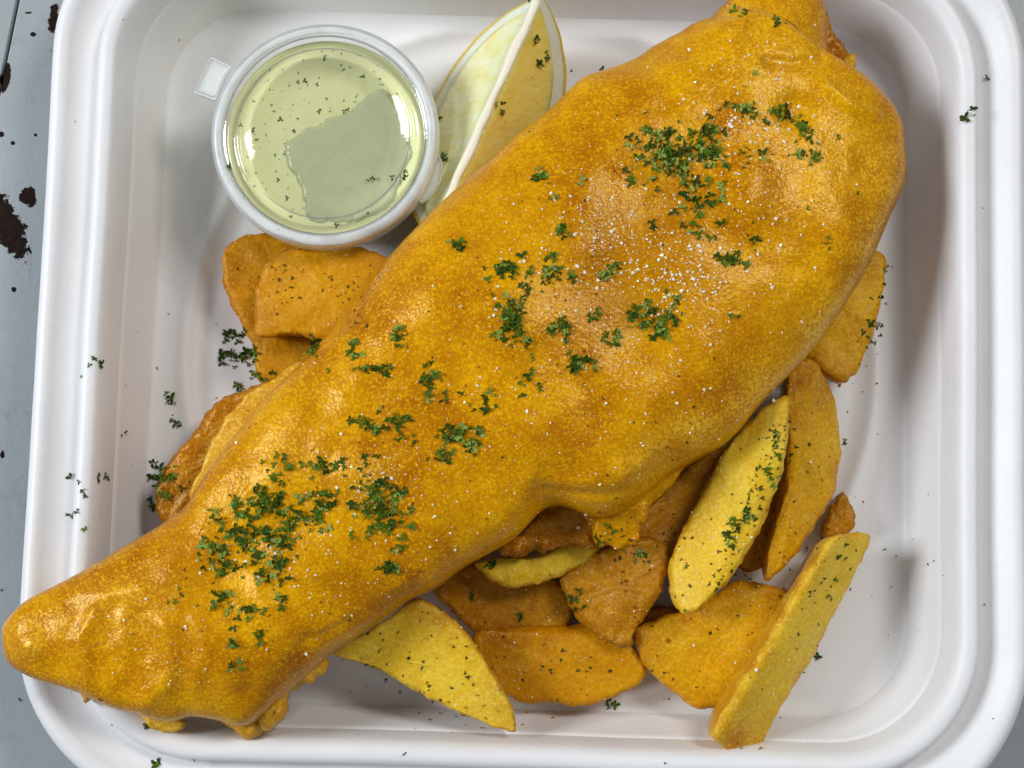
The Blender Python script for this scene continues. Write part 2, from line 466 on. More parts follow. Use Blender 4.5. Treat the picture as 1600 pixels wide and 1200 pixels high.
# ------------------------------------------------------------------ generic solid from an outline seen in the photo
def slab(name, outline, z0, thick, mat, parent=None, grad=(0, 0), ridge=None, round_=2.2, under=0.86, amp=0.42, seed=0, n=170, bulge=0.0, tension=0.45, crisp=1.4, spots=(), jit=1.3):
    pts = np.asarray(outline, float)
    pix = cr_closed(pts, n, tension)
    q3 = np.c_[pix, np.full(n, seed * 50.0)]
    pix = pix + np.stack([noise(q3, 16, seed + 11) + .6 * noise(q3, 6, seed + 12), noise(q3, 16, seed + 13) + .6 * noise(q3, 6, seed + 14)], 1) * jit
    cpx = pix.mean(0)
    c3 = P(cpx[0], cpx[1], z0)
    W = np.zeros((n, 3))
    for i, (px, py) in enumerate(pix):
        z = z0
        for _ in range(6):
            q = P(px, py, z)
            z = z0 + grad[0] * (q[0] - c3[0]) + grad[1] * (q[1] - c3[1])
        W[i] = P(px, py, z)
    cxy = W[:, :2].mean(0)
    # size of the outline seen from the centre, to round the rim by mm
    rad = np.linalg.norm(W[:, :2] - cxy, axis=1)
    def plane(xy): return z0 + grad[0] * (xy[:, 0] - c3[0]) + grad[1] * (xy[:, 1] - c3[1])
    def tent(xy):
        if ridge is None: return 0.0
        (x0, y0, x1, y1, sl, sr) = ridge
        a, b = P(x0, y0, z0)[:2], P(x1, y1, z0)[:2]
        d = (b - a) / np.linalg.norm(b - a)
        k = (xy[:, 0] - a[0]) * d[1] - (xy[:, 1] - a[1]) * d[0]     # + on the right of a->b
        h = np.where(k > 0, k * sr, -k * sl)
        return -(np.sqrt(h * h + 0.5) - 0.7)
    rowsV, edge = [], []
    tops = [0.0, .12, .24, .36, .48, .6, .7, .79]
    for s in tops:
        rowsV.append((s, 0.0, 0)); edge.append(0)
    rowsV = []
    E = []
    def ring_at(ins, dz, bottom=False):
        sc = np.clip(1 - ins / np.maximum(rad, 1e-3), 0, 1)
        xy = cxy + (W[:, :2] - cxy) * sc[:, None]
        return xy, dz
    rings = []
    for s in tops:
        xy = cxy + (W[:, :2] - cxy) * (1 - (1 - s) * 1.0)[..., None] if False else cxy + (W[:, :2] - cxy) * s
        lim = np.clip(1 - round_ / np.maximum(rad, 1e-3), .35, 1)[:, None]
        xy = cxy + (W[:, :2] - cxy) * (s / .85) * np.minimum(lim, 1)
        z = plane(xy) + tent(xy) + bulge * (1 - (s / .85) ** 2)
        rings.append(np.c_[xy, z]); E.append(np.full(n, max(0, (s - .4)) * 1.0))
    for k in range(7):                                   # rounded rim
        th = k / 6 * math.pi / 2
        ins = round_ * (1 - math.sin(th))
        sc = np.clip(1 - ins / np.maximum(rad, 1e-3), .35, 1)[:, None]
        xy = cxy + (W[:, :2] - cxy) * sc
        z = plane(xy) + tent(xy) - round_ * .8 * (1 - math.cos(th))
        rings.append(np.c_[xy, z]); E.append(np.full(n, .25 + .75 * math.sin(th)))
    zt = rings[-1][:, 2]
    zb = np.minimum(plane(W[:, :2]) - thick, zt - 1.0)
    for k, f in enumerate((.2, .45, .7, .9, 1.0)):       # flank
        s = 1 - (1 - under) * f ** 1.3
        xy = cxy + (W[:, :2] - cxy) * s
        rings.append(np.c_[xy, zt + (zb - zt) * f]); E.append(np.full(n, .9 - .4 * f))
    for s in (.7, .4, .0):
        xy = cxy + (W[:, :2] - cxy) * s * under
        rings.append(np.c_[xy, plane(xy) - thick]); E.append(np.full(n, .3))
    G = np.stack(rings)
    nrm = grid_normals(G)
    flat = G.reshape(-1, 3)
    off = seed * 37.0
    d = (noise(flat + off, 7, seed) * amp + noise(flat + off, 2.6, seed + 1) * amp * .45 + noise(flat + off, 1.1, seed + 2) * amp * .22 * crisp)
    if (np.sum(nrm[8:16, :, 2]) < 0): nrm = -nrm
    keep = np.ones(len(flat)); keep[:n] = 0; keep[-n:] = 0
    e0 = np.concatenate(E)
    d = d + np.clip(e0 - .3, 0, 1) * (noise(flat + off, 1.6, seed + 7) * .34 + noise(flat + off, .8, seed + 8) * .20) * min(1.0, crisp)
    flat = flat + nrm.reshape(-1, 3) * (d * keep)[:, None]
    flat[:n] = flat[:n].mean(0); flat[-n:] = flat[-n:].mean(0)
    flat[:, 2] = np.maximum(flat[:, 2], 2.25)
    ed = np.concatenate(E)
    ed = np.clip(ed + noise(flat + off, 3, seed + 5) * .18, 0, 1)
    F = grid_faces(len(rings), n)
    area2 = np.sum(W[:, 0] * np.roll(W[:, 1], -1) - np.roll(W[:, 0], -1) * W[:, 1])
    if area2 > 0: F = [f[::-1] for f in F]
    F = [f[::-1] for f in F]
    zz = np.zeros(len(flat))
    qx, qy = proj(flat)
    br = np.zeros(len(flat)) if mat.name.endswith('potato') else np.clip(ed - .5, 0, 1)
    for sx, sy, sr, sa in spots:
        sr *= 1.5
        br = np.maximum(br, sa * np.exp(-((qx - sx) ** 2 + (qy - sy) ** 2) / sr ** 2) * (1 + .5 * noise(flat + off, 2.5, 9)))
    br = np.clip(br, 0, 1)
    org = (c3[0], c3[1], max(0.0, float(flat[:, 2].min()))) if parent is None else tuple(np.array(parent.location) / K)
    o = mesh_obj(name, flat, F, mat, parent, attrs={'edge': ed, 'brown': br, 'pale': zz}, origin=org)
    return o

# ------------------------------------------------------------------ chips
def chip_(outline, z0, thick, mat, label, **kw):
    kw.setdefault('round_', 1.7)
    o = slab('potato_chip', outline, z0, thick, M[mat], **kw)
    return tag(o, label, 'potato chip', 'thick cut potato chips around the fish')

chip_([(344, 408), (356, 380), (392, 364), (440, 366), (500, 390), (560, 440), (560, 530), (500, 585), (410, 594), (392, 540), (352, 455)], 12, 9, 'potato_amber',
      'broad amber potato wedge lying beneath another below the sauce cup', seed=1, ridge=(345, 430, 430, 600, .1, .12), spots=[(385, 440, 60, .55), (410, 400, 40, .5), (400, 560, 40, .4)])  # broad brown spots also paint in the shadow below the stacked chip
chip_([(398, 522), (397, 462), (408, 426), (432, 400), (475, 386), (560, 384), (625, 412), (640, 470), (560, 535), (470, 524), (420, 526)], 20, 6.5, 'potato_amber',
      'smooth rounded amber chip stacked on a wedge just below the sauce cup', seed=2, round_=1.6, grad=(.05, .0), bulge=.8, spots=[(600, 410, 45, .5), (400, 500, 18, .3), (560, 390, 20, .4)])
chip_([(240, 765), (262, 725), (300, 680), (345, 628), (372, 612), (440, 600), (470, 660), (400, 740), (320, 815), (262, 822), (243, 800)], 15, 11, 'batter_brown',
      'dark brown crusty wedge poking out left of the fish', seed=3, amp=.8, grad=(.12, 0))
chip_([(1362, 384), (1386, 402), (1384, 450), (1362, 540), (1340, 578), (1308, 595), (1262, 560), (1240, 520), (1270, 440), (1320, 395)], 15, 10, 'potato_gold',
      'yellow wedge half hidden behind the right edge of the fish', seed=4, ridge=(1340, 390, 1290, 590, .15, .22), spots=[(1372, 395, 22, .8), (1310, 590, 25, .5), (1270, 560, 30, .5), (1365, 520, 16, .5)])
chip_([(1238, 560), (1270, 562), (1305, 600), (1322, 660), (1320, 735), (1292, 808), (1240, 870), (1199, 907), (1200, 870), (1222, 780), (1232, 690), (1230, 610)], 20, 13, 'potato_gold',
      'long curved golden wedge at the far right with pointed lower tip', seed=5, ridge=(1262, 560, 1215, 900, .75, .12), grad=(0, .05), tension=.4, spots=[(1262, 570, 45, .9), (1235, 660, 22, .5), (1205, 890, 22, .4)])
chip_([(1190, 640), (1232, 622), (1232, 690), (1216, 765), (1186, 838), (1130, 915), (1086, 957), (1056, 950), (1047, 892), (1068, 832), (1116, 745), (1142, 692)], 25, 14, 'potato_pale',
      'fat pale yellow wedge with a herb flecked ridge, blunt lower end', seed=6, ridge=(1222, 640, 1105, 940, .22, .62), grad=(0, .06), tension=.42, spots=[(1215, 660, 30, .35), (1080, 830, 20, .3)])
chip_([(1296, 842), (1335, 832), (1373, 834), (1364, 868), (1334, 930), (1288, 1022), (1236, 1110), (1190, 1186), (1150, 1182), (1112, 1150), (1132, 1106), (1184, 1018), (1244, 920)], 25, 14, 'potato_pale',
      'straight square cut chip lying lowest on the right with browned end', seed=7, ridge=(1300, 842, 1122, 1150, 1.0, .02), grad=(.10, -.06), round_=2.0, tension=.38, under=.95, bulge=.5, amp=.3, spots=[(1272, 875, 11, .8), (1248, 915, 11, .8), (1222, 958, 11, .8), (1198, 998, 11, .7), (1172, 1040, 12, .8), (1148, 1080, 13, .8), (1150, 1165, 45, .9), (1120, 1120, 30, .6), (1250, 900, 25, .5), (1190, 1010, 25, .4)])
chip_([(992, 985), (1022, 968), (1080, 944), (1160, 908), (1232, 925), (1210, 985), (1175, 1050), (1132, 1106), (1092, 1110), (1040, 1074), (1006, 1030)], 14, 11, 'potato_gold',
      'triangular golden wedge tucked under the straight square cut chip', seed=8, ridge=(1000, 985, 1190, 925, .6, .14), tension=.36, spots=[(1060, 955, 40, .6), (1005, 1000, 30, .6), (1100, 1105, 25, .4), (1150, 915, 30, .4)])
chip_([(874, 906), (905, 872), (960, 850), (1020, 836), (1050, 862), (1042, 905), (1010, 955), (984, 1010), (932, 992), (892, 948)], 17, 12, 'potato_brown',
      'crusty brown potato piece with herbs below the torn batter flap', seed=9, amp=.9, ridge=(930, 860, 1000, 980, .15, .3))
chip_([(740, 990), (800, 982), (870, 978), (940, 975), (985, 1005), (1012, 1045), (1000, 1070), (940, 1098), (870, 1102), (800, 1092), (750, 1060)], 12, 9.5, 'potato_amber',
      'flat amber half moon wedge lying on the tray floor at bottom centre', seed=10, ridge=(750, 985, 1000, 1010, .8, .07), spots=[(880, 990, 60, .5), (790, 1000, 40, .6)])
chip_([(500, 1012), (560, 990), (610, 960), (652, 935), (702, 962), (745, 1012), (778, 1065), (800, 1105), (806, 1147), (745, 1127), (670, 1092), (590, 1050), (520, 1026)], 23, 4.5, 'potato_pale',
      'large thin pale wedge reaching from under the fish to the front', seed=11, round_=1.3, tension=.34, grad=(-.05, .04), under=.95, ridge=(640, 930, 806, 1150, .10, .3), spots=[(700, 962, 35, .6), (790, 1085, 25, .5), (650, 938, 30, .5), (800, 1140, 18, .6)])
chip_([(740, 880), (790, 872), (850, 862), (900, 845), (938, 842), (925, 870), (868, 904), (810, 917), (775, 908)], 17, 8, 'potato_pale',
      'slim pale curved chip just below the hollow under the batter', seed=12, round_=1.6, ridge=(750, 900, 930, 855, .5, .3))
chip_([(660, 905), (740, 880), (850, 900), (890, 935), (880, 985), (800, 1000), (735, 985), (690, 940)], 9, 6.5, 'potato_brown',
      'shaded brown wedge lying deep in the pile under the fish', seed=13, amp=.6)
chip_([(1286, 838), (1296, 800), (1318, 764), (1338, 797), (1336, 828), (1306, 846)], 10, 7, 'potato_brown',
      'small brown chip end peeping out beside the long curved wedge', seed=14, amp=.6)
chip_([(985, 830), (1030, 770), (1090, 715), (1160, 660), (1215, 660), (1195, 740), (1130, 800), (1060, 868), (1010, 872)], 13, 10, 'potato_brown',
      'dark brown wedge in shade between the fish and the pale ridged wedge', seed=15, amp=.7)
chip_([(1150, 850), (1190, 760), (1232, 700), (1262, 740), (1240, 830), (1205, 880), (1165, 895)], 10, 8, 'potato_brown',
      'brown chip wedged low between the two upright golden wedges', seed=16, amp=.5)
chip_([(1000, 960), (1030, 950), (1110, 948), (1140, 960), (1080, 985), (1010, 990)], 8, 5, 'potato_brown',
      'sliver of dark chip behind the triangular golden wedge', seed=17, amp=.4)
tag(slab('batter_crumb', [(722, 1122), (742, 1112), (790, 1128), (796, 1146), (760, 1150), (735, 1142)], 7, 5, M['batter_brown'], seed=18, amp=.9, round_=1.2),
    'brown crumb of batter under the tip of the large thin wedge', 'crumb')

# ------------------------------------------------------------------ fish
ST = [  # upper-left edge, lower-right edge, edge height, crown above edge, belly below edge
    ((7, 985), (9, 1022), 27.5, 1.5, 1.5), ((14, 972), (22, 1040), 27.8, 4.2, 3), ((42, 944), (62, 1061), 28, 7.5, 4), ((96, 910), (150, 1090), 28, 10, 5),
    ((200, 850), (226, 1118), 27.5, 12.0, 6), ((290, 800), (300, 1130), 27, 13.2, 7), ((332, 738), (402, 1138), 26.5, 14.3, 7), ((398, 650), (500, 1040), 26, 15, 7.5),
    ((464, 584), (592, 978), 26, 16, 8), ((530, 510), (700, 908), 26, 17, 8), ((600, 425), (790, 852), 26, 17.5, 8), ((680, 335), (862, 790), 26, 18, 8),
    ((755, 265), (958, 806), 26, 18, 8), ((830, 202), (1050, 742), 25.5, 18, 8), ((880, 165), (1130, 692), 25, 17.5, 8), ((922, 128), (1212, 610), 24, 17.5, 8),
    ((985, 102), (1272, 540), 23, 17.5, 8), ((1030, 76), (1332, 445), 22, 17.5, 8), ((1060, 58), (1372, 365), 21.5, 17, 8), ((1086, 44), (1402, 296), 21, 16.5, 8),
    ((1106, 36), (1406, 228), 20.5, 15.5, 8), ((1122, 27), (1390, 176), 20, 14.5, 8), ((1132, 17), (1345, 147), 20, 13, 7), ((1142, 8), (1296, 118), 20, 11.5, 7),
    ((1152, -2), (1284, 52), 20, 10, 6.5), ((1165, -8), (1285, 12), 20, 8, 6), ((1190, -14), (1270, -6), 19.5, 5, 4), ((1215, -18), (1240, -16), 19, 1.5, 1.5)]
NT, NP_ = 620, 260
raw = np.array([[*u, *l, z, h, b] for u, l, z, h, b in ST])
st = cr_open(raw, NT)
# uneven, ragged run of batter along both edges, most along the lower side of the tail
kk = np.c_[np.arange(NT) * .34, np.zeros(NT), np.zeros(NT)]
rag = np.clip((np.arange(NT) - 30) / 60, 0, 1)
lowtail = np.exp(-((np.arange(NT) - 150) / 70.0) ** 2)
for col, sd, sg in ((0, 71, -1), (2, 73, 1)):
    e = (noise(kk, 14, sd) * 5 + noise(kk, 5, sd + 1) * 3) * rag
    if col == 2: e = e + (noise(kk, 7, 75) * 6 + noise(kk, 3, 76) * 4) * lowtail
    nx, ny = st[:, 2] - st[:, 0], st[:, 3] - st[:, 1]
    ln_ = np.hypot(nx, ny) + 1e-6
    st[:, col] += sg * e * nx / ln_; st[:, col + 1] += sg * e * ny / ln_
st[:, 5] *= .86
U = np.array([P(r[0], r[1], r[4]) for r in st])
L = np.array([P(r[2], r[3], r[4]) for r in st])
Cn, Wd = (U + L) / 2, (L - U) / 2
ntop = int(NP_ * .68)
phi = np.concatenate([np.linspace(0, math.pi, ntop, endpoint=False), np.linspace(math.pi, 2 * math.pi, NP_ - ntop, endpoint=False)])
cx = -np.sign(np.cos(phi)) * np.abs(np.cos(phi)) ** 0.86
sz = np.abs(np.sin(phi)) ** 0.66 * np.where(phi <= math.pi, 1, -1)
hgt = np.where(phi[None, :] <= math.pi, st[:, 5][:, None], st[:, 6][:, None])
G = Cn[:, None, :] + Wd[:, None, :] * cx[None, :, None]
G[:, :, 2] += sz[None, :] * hgt
topw = np.clip(sz, 0, 1)[None, :] * np.ones((NT, 1))
nrm = grid_normals(G)
if nrm[NT // 2, ntop // 2, 2] < 0: nrm = -nrm
flat = G.reshape(-1, 3)
tw = topw.reshape(-1)
fx, fy = proj(flat)
d = noise(flat, 24, 11) * 1.5 + noise(flat, 11, 12) * .85 + noise(flat, 5, 13) * .20 + noise(flat, 2.3, 14) * .06 + noise(flat, 1.0, 15) * .035
def gauss(x, y, r): return np.exp(-((fx - x) ** 2 + (fy - y) ** 2) / (r * r))
for x, y, r, h in [(1050, 300, 75, -1.8), (960, 455, 85, -2.0), (1010, 520, 50, -.9), (390, 855, 60, -1.8), (470, 830, 40, -1.0), (560, 735, 40, 1.6), (430, 735, 35, 1.2), (620, 640, 60, .8),
                   (330, 905, 40, -1.0), (1180, 300, 60, 1.3), (1180, 130, 50, 1.4), (1290, 330, 60, 1.2), (860, 690, 60, 1.2), (700, 480, 70, 1.2), (1240, 170, 25, -1.2), (800, 600, 60, -1),
                   (600, 560, 35, .7), (50, 1010, 22, 1.2), (660, 830, 45, 1.0), (760, 730, 40, -.9), (1130, 560, 50, 1.0), (1000, 640, 50, .8), (540, 930, 40, -1.6)]:
    d += gauss(x, y, r) * h * tw
for line, wd, h in [([(150, 955), (132, 1000), (142, 1045), (138, 1090)], 13, 1.3), ([(175, 950), (170, 1010), (185, 1070)], 16, -.9), ([(262, 980), (275, 1020), (262, 1062), (228, 1100)], 16, 1.5),
                    ([(215, 960), (225, 1020), (205, 1080)], 18, -1.0), ([(310, 970), (325, 1010), (305, 1070)], 14, 1.0), ([(360, 960), (400, 1010), (395, 1080)], 18, -1.0), ([(400, 900), (430, 960), (450, 1010)], 14, .9),
                    ([(120, 925), (170, 930), (215, 920)], 14, .8), ([(480, 1000), (560, 960), (650, 915)], 9, -.9), ([(500, 985), (590, 945), (640, 905)], 8, .8),
                    ([(830, 740), (890, 755), (960, 745), (1000, 720)], 14, .9), ([(850, 765), (930, 775), (1000, 765)], 8, -.7), ([(1200, 95), (1240, 100), (1280, 90)], 9, -.8),
                    ([(1290, 130), (1330, 165), (1370, 180)], 10, .7), ([(560, 590), (530, 640), (510, 690)], 25, .7), ([(1010, 108), (1040, 128), (1040, 170)], 12, -.7)]:
    d += np.exp(-(seg_dist(fx + noise(flat, 9, 81) * 7, fy, line) / wd) ** 2) * h * (.62 if max(q[0] for q in line) < 460 else 1.0) * tw
fade = np.minimum(1, np.minimum(np.arange(NT), np.arange(NT)[::-1]) / 25.0)
d = d * np.repeat(fade, NP_)
# keep the outline of the photo: less push where the surface faces sideways
side = np.clip(np.abs(nrm.reshape(-1, 3)[:, 2]), .3, 1)
flat = flat + nrm.reshape(-1, 3) * (d * side)[:, None]
ends = np.concatenate([np.arange(NP_), np.arange((NT - 1) * NP_, NT * NP_)])
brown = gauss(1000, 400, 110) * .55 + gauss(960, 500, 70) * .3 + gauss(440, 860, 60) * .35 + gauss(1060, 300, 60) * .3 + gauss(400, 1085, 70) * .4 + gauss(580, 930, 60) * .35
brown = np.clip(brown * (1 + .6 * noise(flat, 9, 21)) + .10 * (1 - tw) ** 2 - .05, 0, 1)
pale = np.exp(-(seg_dist(fx, fy, [(1270, 540), (1370, 370), (1395, 250)]) / 26) ** 2) * .8 + np.exp(-(seg_dist(fx, fy, [(1000, 720), (1120, 660), (1270, 530)]) / 28) ** 2) * .75 \
    + gauss(570, 740, 40) * .5 + gauss(450, 730, 32) * .45 + gauss(200, 940, 50) * .35 + gauss(1190, 120, 60) * .3 + gauss(270, 1050, 25) * .35 + gauss(60, 1010, 18) * .4  # these pale spots paint the highlights into the batter colour
pale = np.clip(pale * (.7 + .8 * noise(flat, 4, 22)), 0, 1) * tw
F = grid_faces(NT, NP_)
F = [f[::-1] for f in F] + [tuple(range(NP_)), tuple(range(NT * NP_ - 1, (NT - 1) * NP_ - 1, -1))]
fc = P(700, 600, 18)
fish = thing('battered_fish', fc)
tag(fish, 'large golden battered fish fillet lying diagonally across the tray', 'fried fish')
mesh_obj('batter', flat, F, M['batter'], fish, attrs={'brown': brown, 'pale': pale, 'edge': brown}, origin=fc)

slab('batter_flap', [(900, 765), (990, 725), (1072, 715), (1048, 760), (1014, 795), (1008, 822), (1000, 848), (984, 858), (968, 864), (950, 852), (936, 850), (926, 822), (905, 800)], 26, 5, M['batter'], fish, seed=31, amp=.9, round_=1.6, grad=(0, .12), tension=.35, spots=[(968, 862, 18, .8), (1000, 840, 14, .6), (920, 800, 30, .7), (900, 790, 25, .6)])
slab('batter_flap', [(788, 857), (812, 838), (834, 812), (868, 776), (905, 782), (945, 785), (950, 835), (925, 850), (880, 846), (845, 858)], 22, 6, M['batter_brown'], fish, seed=32, amp=1.3, round_=1.5, grad=(0, .12), spots=[(900, 800, 50, .7)])
slab('batter_flap', [(300, 1110), (345, 1132), (385, 1152), (412, 1140), (440, 1122), (446, 1085), (480, 1062), (500, 1052), (505, 1010), (450, 980), (370, 1040)], 24, 7, M['batter_pale'], fish, seed=33, amp=1.1, round_=2.2, tension=.4)
slab('batter_flap', [(402, 1135), (408, 1085), (424, 1055), (440, 1048), (452, 1060), (446, 1095), (438, 1120), (420, 1138)], 27.5, 5, M['batter_pale'], fish, seed=38, amp=.9, round_=2.6, bulge=1.0)
slab('batter_flap', [(456, 1060), (462, 1030), (482, 1012), (502, 1022), (500, 1050), (476, 1068)], 27.5, 5, M['batter_pale'], fish, seed=39, amp=.9, round_=2.4, bulge=1.0)
slab('batter_flap', [(470, 566), (428, 587), (380, 620), (336, 676), (310, 736), (294, 792), (330, 800), (400, 710), (450, 650), (495, 600)], 26.5, 4, M['batter_pale'], fish, seed=34, amp=.7, round_=1.2)
slab('batter_flap', [(1262, 8), (1284, 12), (1306, 42), (1330, 92), (1334, 138), (1312, 138), (1280, 120), (1262, 60)], 19, 8, M['batter_brown'], fish, seed=35, amp=.8, round_=1.8)
slab('batter_flap', [(1318, 92), (1336, 84), (1334, 108), (1322, 114)], 19, 3, M['potato_gold'], fish, seed=36, amp=.5, round_=.6)
slab('batter_flap', [(222, 1108), (250, 1122), (288, 1128), (282, 1143), (252, 1146), (226, 1132), (208, 1112)], 24, 3.5, M['batter_pale'], fish, seed=37, amp=.4, round_=1.4)
slab('batter_drip', [(126, 1078), (142, 1076), (140, 1092), (133, 1101), (127, 1096)], 27, 3, M['batter_pale'], fish, seed=40, amp=.2, round_=.9, n=60)

# ------------------------------------------------------------------ lemon wedge
ZR = 25.0
la, lb = P(846, -4, ZR), P(678, 372, ZR)
lax = (lb - la) / np.linalg.norm(lb - la)
lmid, lh = (la + lb) / 2, np.linalg.norm(lb - la) / 2
lat = np.array([-lax[1], lax[0], 0.0]) * -1.0        # to the photo's left of the axis (looking down it)
if lat[0] > 0: lat = -lat
AL, AR = math.radians(41), math.radians(38)
LR = 21.5
def lem_R(u): return LR * np.maximum(1 - np.abs(u) ** 2.3, 0) ** 0.62
def sector(u, r0, r1, t0, t1, nt=22):
    """closed sector solid; u (n,), r0/r1 (n,); angle t measured from straight down, + to the left"""
    n = len(u)
    t = np.linspace(t0, t1, nt)
    loops = []
    for i in range(n):
        o = np.stack([np.full(nt, u[i] * lh), r1[i] * np.sin(t), -r1[i] * np.cos(t)], 1)
        q = np.stack([np.full(nt, u[i] * lh), r0[i] * np.sin(t[::-1]), -r0[i] * np.cos(t[::-1])], 1)
        # faces between the arcs need points along the cut faces
        k = np.linspace(0, 1, 10)[1:-1, None]
        e1 = o[-1] + (q[0] - o[-1]) * k
        e2 = q[-1] + (o[0] - q[-1]) * k
        loops.append(np.vstack([o, e1, q, e2]))
    m_ = len(loops[0])
    V = np.vstack(loops)
    F = grid_faces(n, m_) + [tuple(range(m_ - 1, -1, -1)), tuple(range((n - 1) * m_, n * m_))]
    Wv = lmid + V[:, :1] * lax + V[:, 1:2] * lat + np.array([0, 0, 1.0]) * V[:, 2:]
    return Wv, F
uu = np.sin(np.linspace(-math.pi / 2, math.pi / 2, 70))
lemon = thing('lemon_wedge', (lmid[0], lmid[1], ZR - LR))
tag(lemon, 'lemon wedge standing on its rind between the sauce cup and the fish', 'lemon')
lo = (lmid[0], lmid[1], ZR - LR)
def lem_part(name, V, F, mat, amp, smooth=True):
    V = V + np.stack([noise(V, 6, 61), noise(V, 6, 62), noise(V, 6, 63)], 1) * amp
    V[:, 2] = np.maximum(V[:, 2], 2.3)
    o = mesh_obj(name, V, F, mat, lemon, smooth=smooth, origin=lo)
    return o
m = N('lemon_flesh')
vs = m.node('ShaderNodeMapping'); m.put(vs.inputs['Vector'], m.co); vs.inputs['Rotation'].default_value = (0, 0, math.radians(24)); vs.inputs['Scale'].default_value = (.25, 1, 1)
c = m.mix(m.noise(420, 3, .6, co=vs.outputs[0]), (0.86, 0.60, 0.06), (0.95, 0.82, 0.26))
m.set(Base_Color=c, Roughness=0.13, Subsurface_Weight=0.35, Subsurface_Scale=0.004, Normal=m.bump(m.noise(500, 3, .6, co=vs.outputs[0]), 0.0006, .5))
M['flesh'] = m.m
m = N('lemon_membrane')
vs = m.node('ShaderNodeMapping'); m.put(vs.inputs['Vector'], m.co); vs.inputs['Rotation'].default_value = (0, 0, math.radians(24)); vs.inputs['Scale'].default_value = (.22, 1, 1)
c = m.mix(m.ramp(m.noise(380, 4, .6, co=vs.outputs[0]), [(.35, 0.0), (.65, 1.0)]), (0.94, 0.73, 0.27), (0.97, 0.86, 0.56))
m.set(Base_Color=c, Roughness=0.28, Subsurface_Weight=0.3, Subsurface_Scale=0.003, Normal=m.bump(m.noise(600, 3, .6, co=vs.outputs[0]), 0.0006, .5))
M['membrane'] = m.m
M['pith'] = simple('lemon_pith', (0.80, 0.77, 0.60), 0.5, (700, 0.0004), Subsurface_Weight=0.3, Subsurface_Scale=0.003)
M['peel'] = simple('lemon_peel', (0.74, 0.50, 0.025), 0.32, (900, 0.0006, .6))
R = lem_R(uu)
pith_t = 3.2 + 2.6 * np.abs(uu) ** 3
V, F = sector(uu, np.maximum(R - 1.0, 0), R, -AR, AL); lem_part('peel', V, F, M['peel'], .25)
V, F = sector(uu, np.maximum(R - 1.0 - pith_t, 0), np.maximum(R - 1.0, 0), -AR, AL); lem_part('pith', V, F, M['pith'], .25)
uf = uu * .97
Rf = np.maximum(np.interp(uf, uu, R - 1.0 - pith_t), 0.02)
V, F = sector(uf, Rf * .02, Rf, -AR, AL); lem_part('flesh', V, F, M['flesh'], .3)
V, F = sector(uf, Rf * .03, Rf * .99, AL + .005, AL + .05, 3); lem_part('membrane', V, F, M['membrane'], .3)
# white core strip along the ridge
un = np.linspace(-.97, .9, 60)
cr = .8 + .5 * np.sin(un * 9) * .3 + .4 * np.abs(un) ** 6
tt = np.linspace(0, 2 * math.pi, 14, endpoint=False)
V = np.vstack([np.stack([np.full(14, a * lh), r * 1.15 * np.cos(tt) + .5, r * .8 * np.sin(tt) + .1], 1) for a, r in zip(un, cr)])
V = lmid + V[:, :1] * lax + V[:, 1:2] * lat + np.array([0, 0, 1.0]) * V[:, 2:]
F = grid_faces(60, 14) + [tuple(range(13, -1, -1)), tuple(range(59 * 14, 60 * 14))]
V = V + np.stack([noise(V, 4, 64), noise(V, 4, 65), noise(V, 4, 66) * .4], 1) * .28
M['core'] = simple('lemon_core', (0.86, 0.80, 0.62), 0.4, (900, 0.0004), Subsurface_Weight=0.2, Subsurface_Scale=0.002)
lem_part('core', V, F, M['core'], .2)

# ------------------------------------------------------------------ sauce cup
ZL = 27.0
cc = P(508, 210, ZL)
cup = thing('sauce_cup', (cc[0], cc[1], 2.2))
tag(cup, 'small lidded plastic cup of pale green herb sauce in the tray corner', 'sauce cup')
co_ = (cc[0], cc[1], 2.2)
base = (cc[0], cc[1], 0)
RL = 22.7
V, F = lathe([(0.01, 2.4), (15, 2.4), (16.2, 3.0), (20.4, 25.2), (20.9, 25.6), (21.2, 25.3), (20.9, 25.0), (20.7, 24.8), (16.7, 2.6), (15.2, 2.0), (0.01, 2.0)], 96, base)
mesh_obj('cup', V, F, M['cup'], cup, origin=co_)
# sauce: full to just below the lid, a raised meniscus at the wall
nr_ = 40
pr = [(r, 24.15 + .55 * (r / 20.2) ** 10) for r in np.linspace(0.01, 20.2, nr_)] + [(20.25, 24.3), (19.6, 21.0), (16.1, 3.4), (15, 2.7), (.01, 2.7)]
V, F = lathe(pr, 120, base)
top = np.arange(len(V)) < nr_ * 120
V[:, 2] += np.where(top, noise(V, 7, 41) * .22 + noise(V, 3, 42) * .07, 0)
mesh_obj('sauce', V, [f[::-1] for f in F], M['sauce'], cup, origin=co_)
film = slab('sauce_film', [(444, 238), (452, 218), (478, 200), (512, 184), (545, 167), (572, 150), (598, 140), (612, 158), (628, 178), (640, 208), (643, 240), (632, 275), (615, 310), (592, 334), (548, 346), (502, 347), (480, 340), (472, 312), (458, 275)],
            24.93, 1.2, M['sauce_film'], cup, seed=45, amp=.22, round_=1.3, tension=.35, n=220, crisp=.3, jit=4.0)
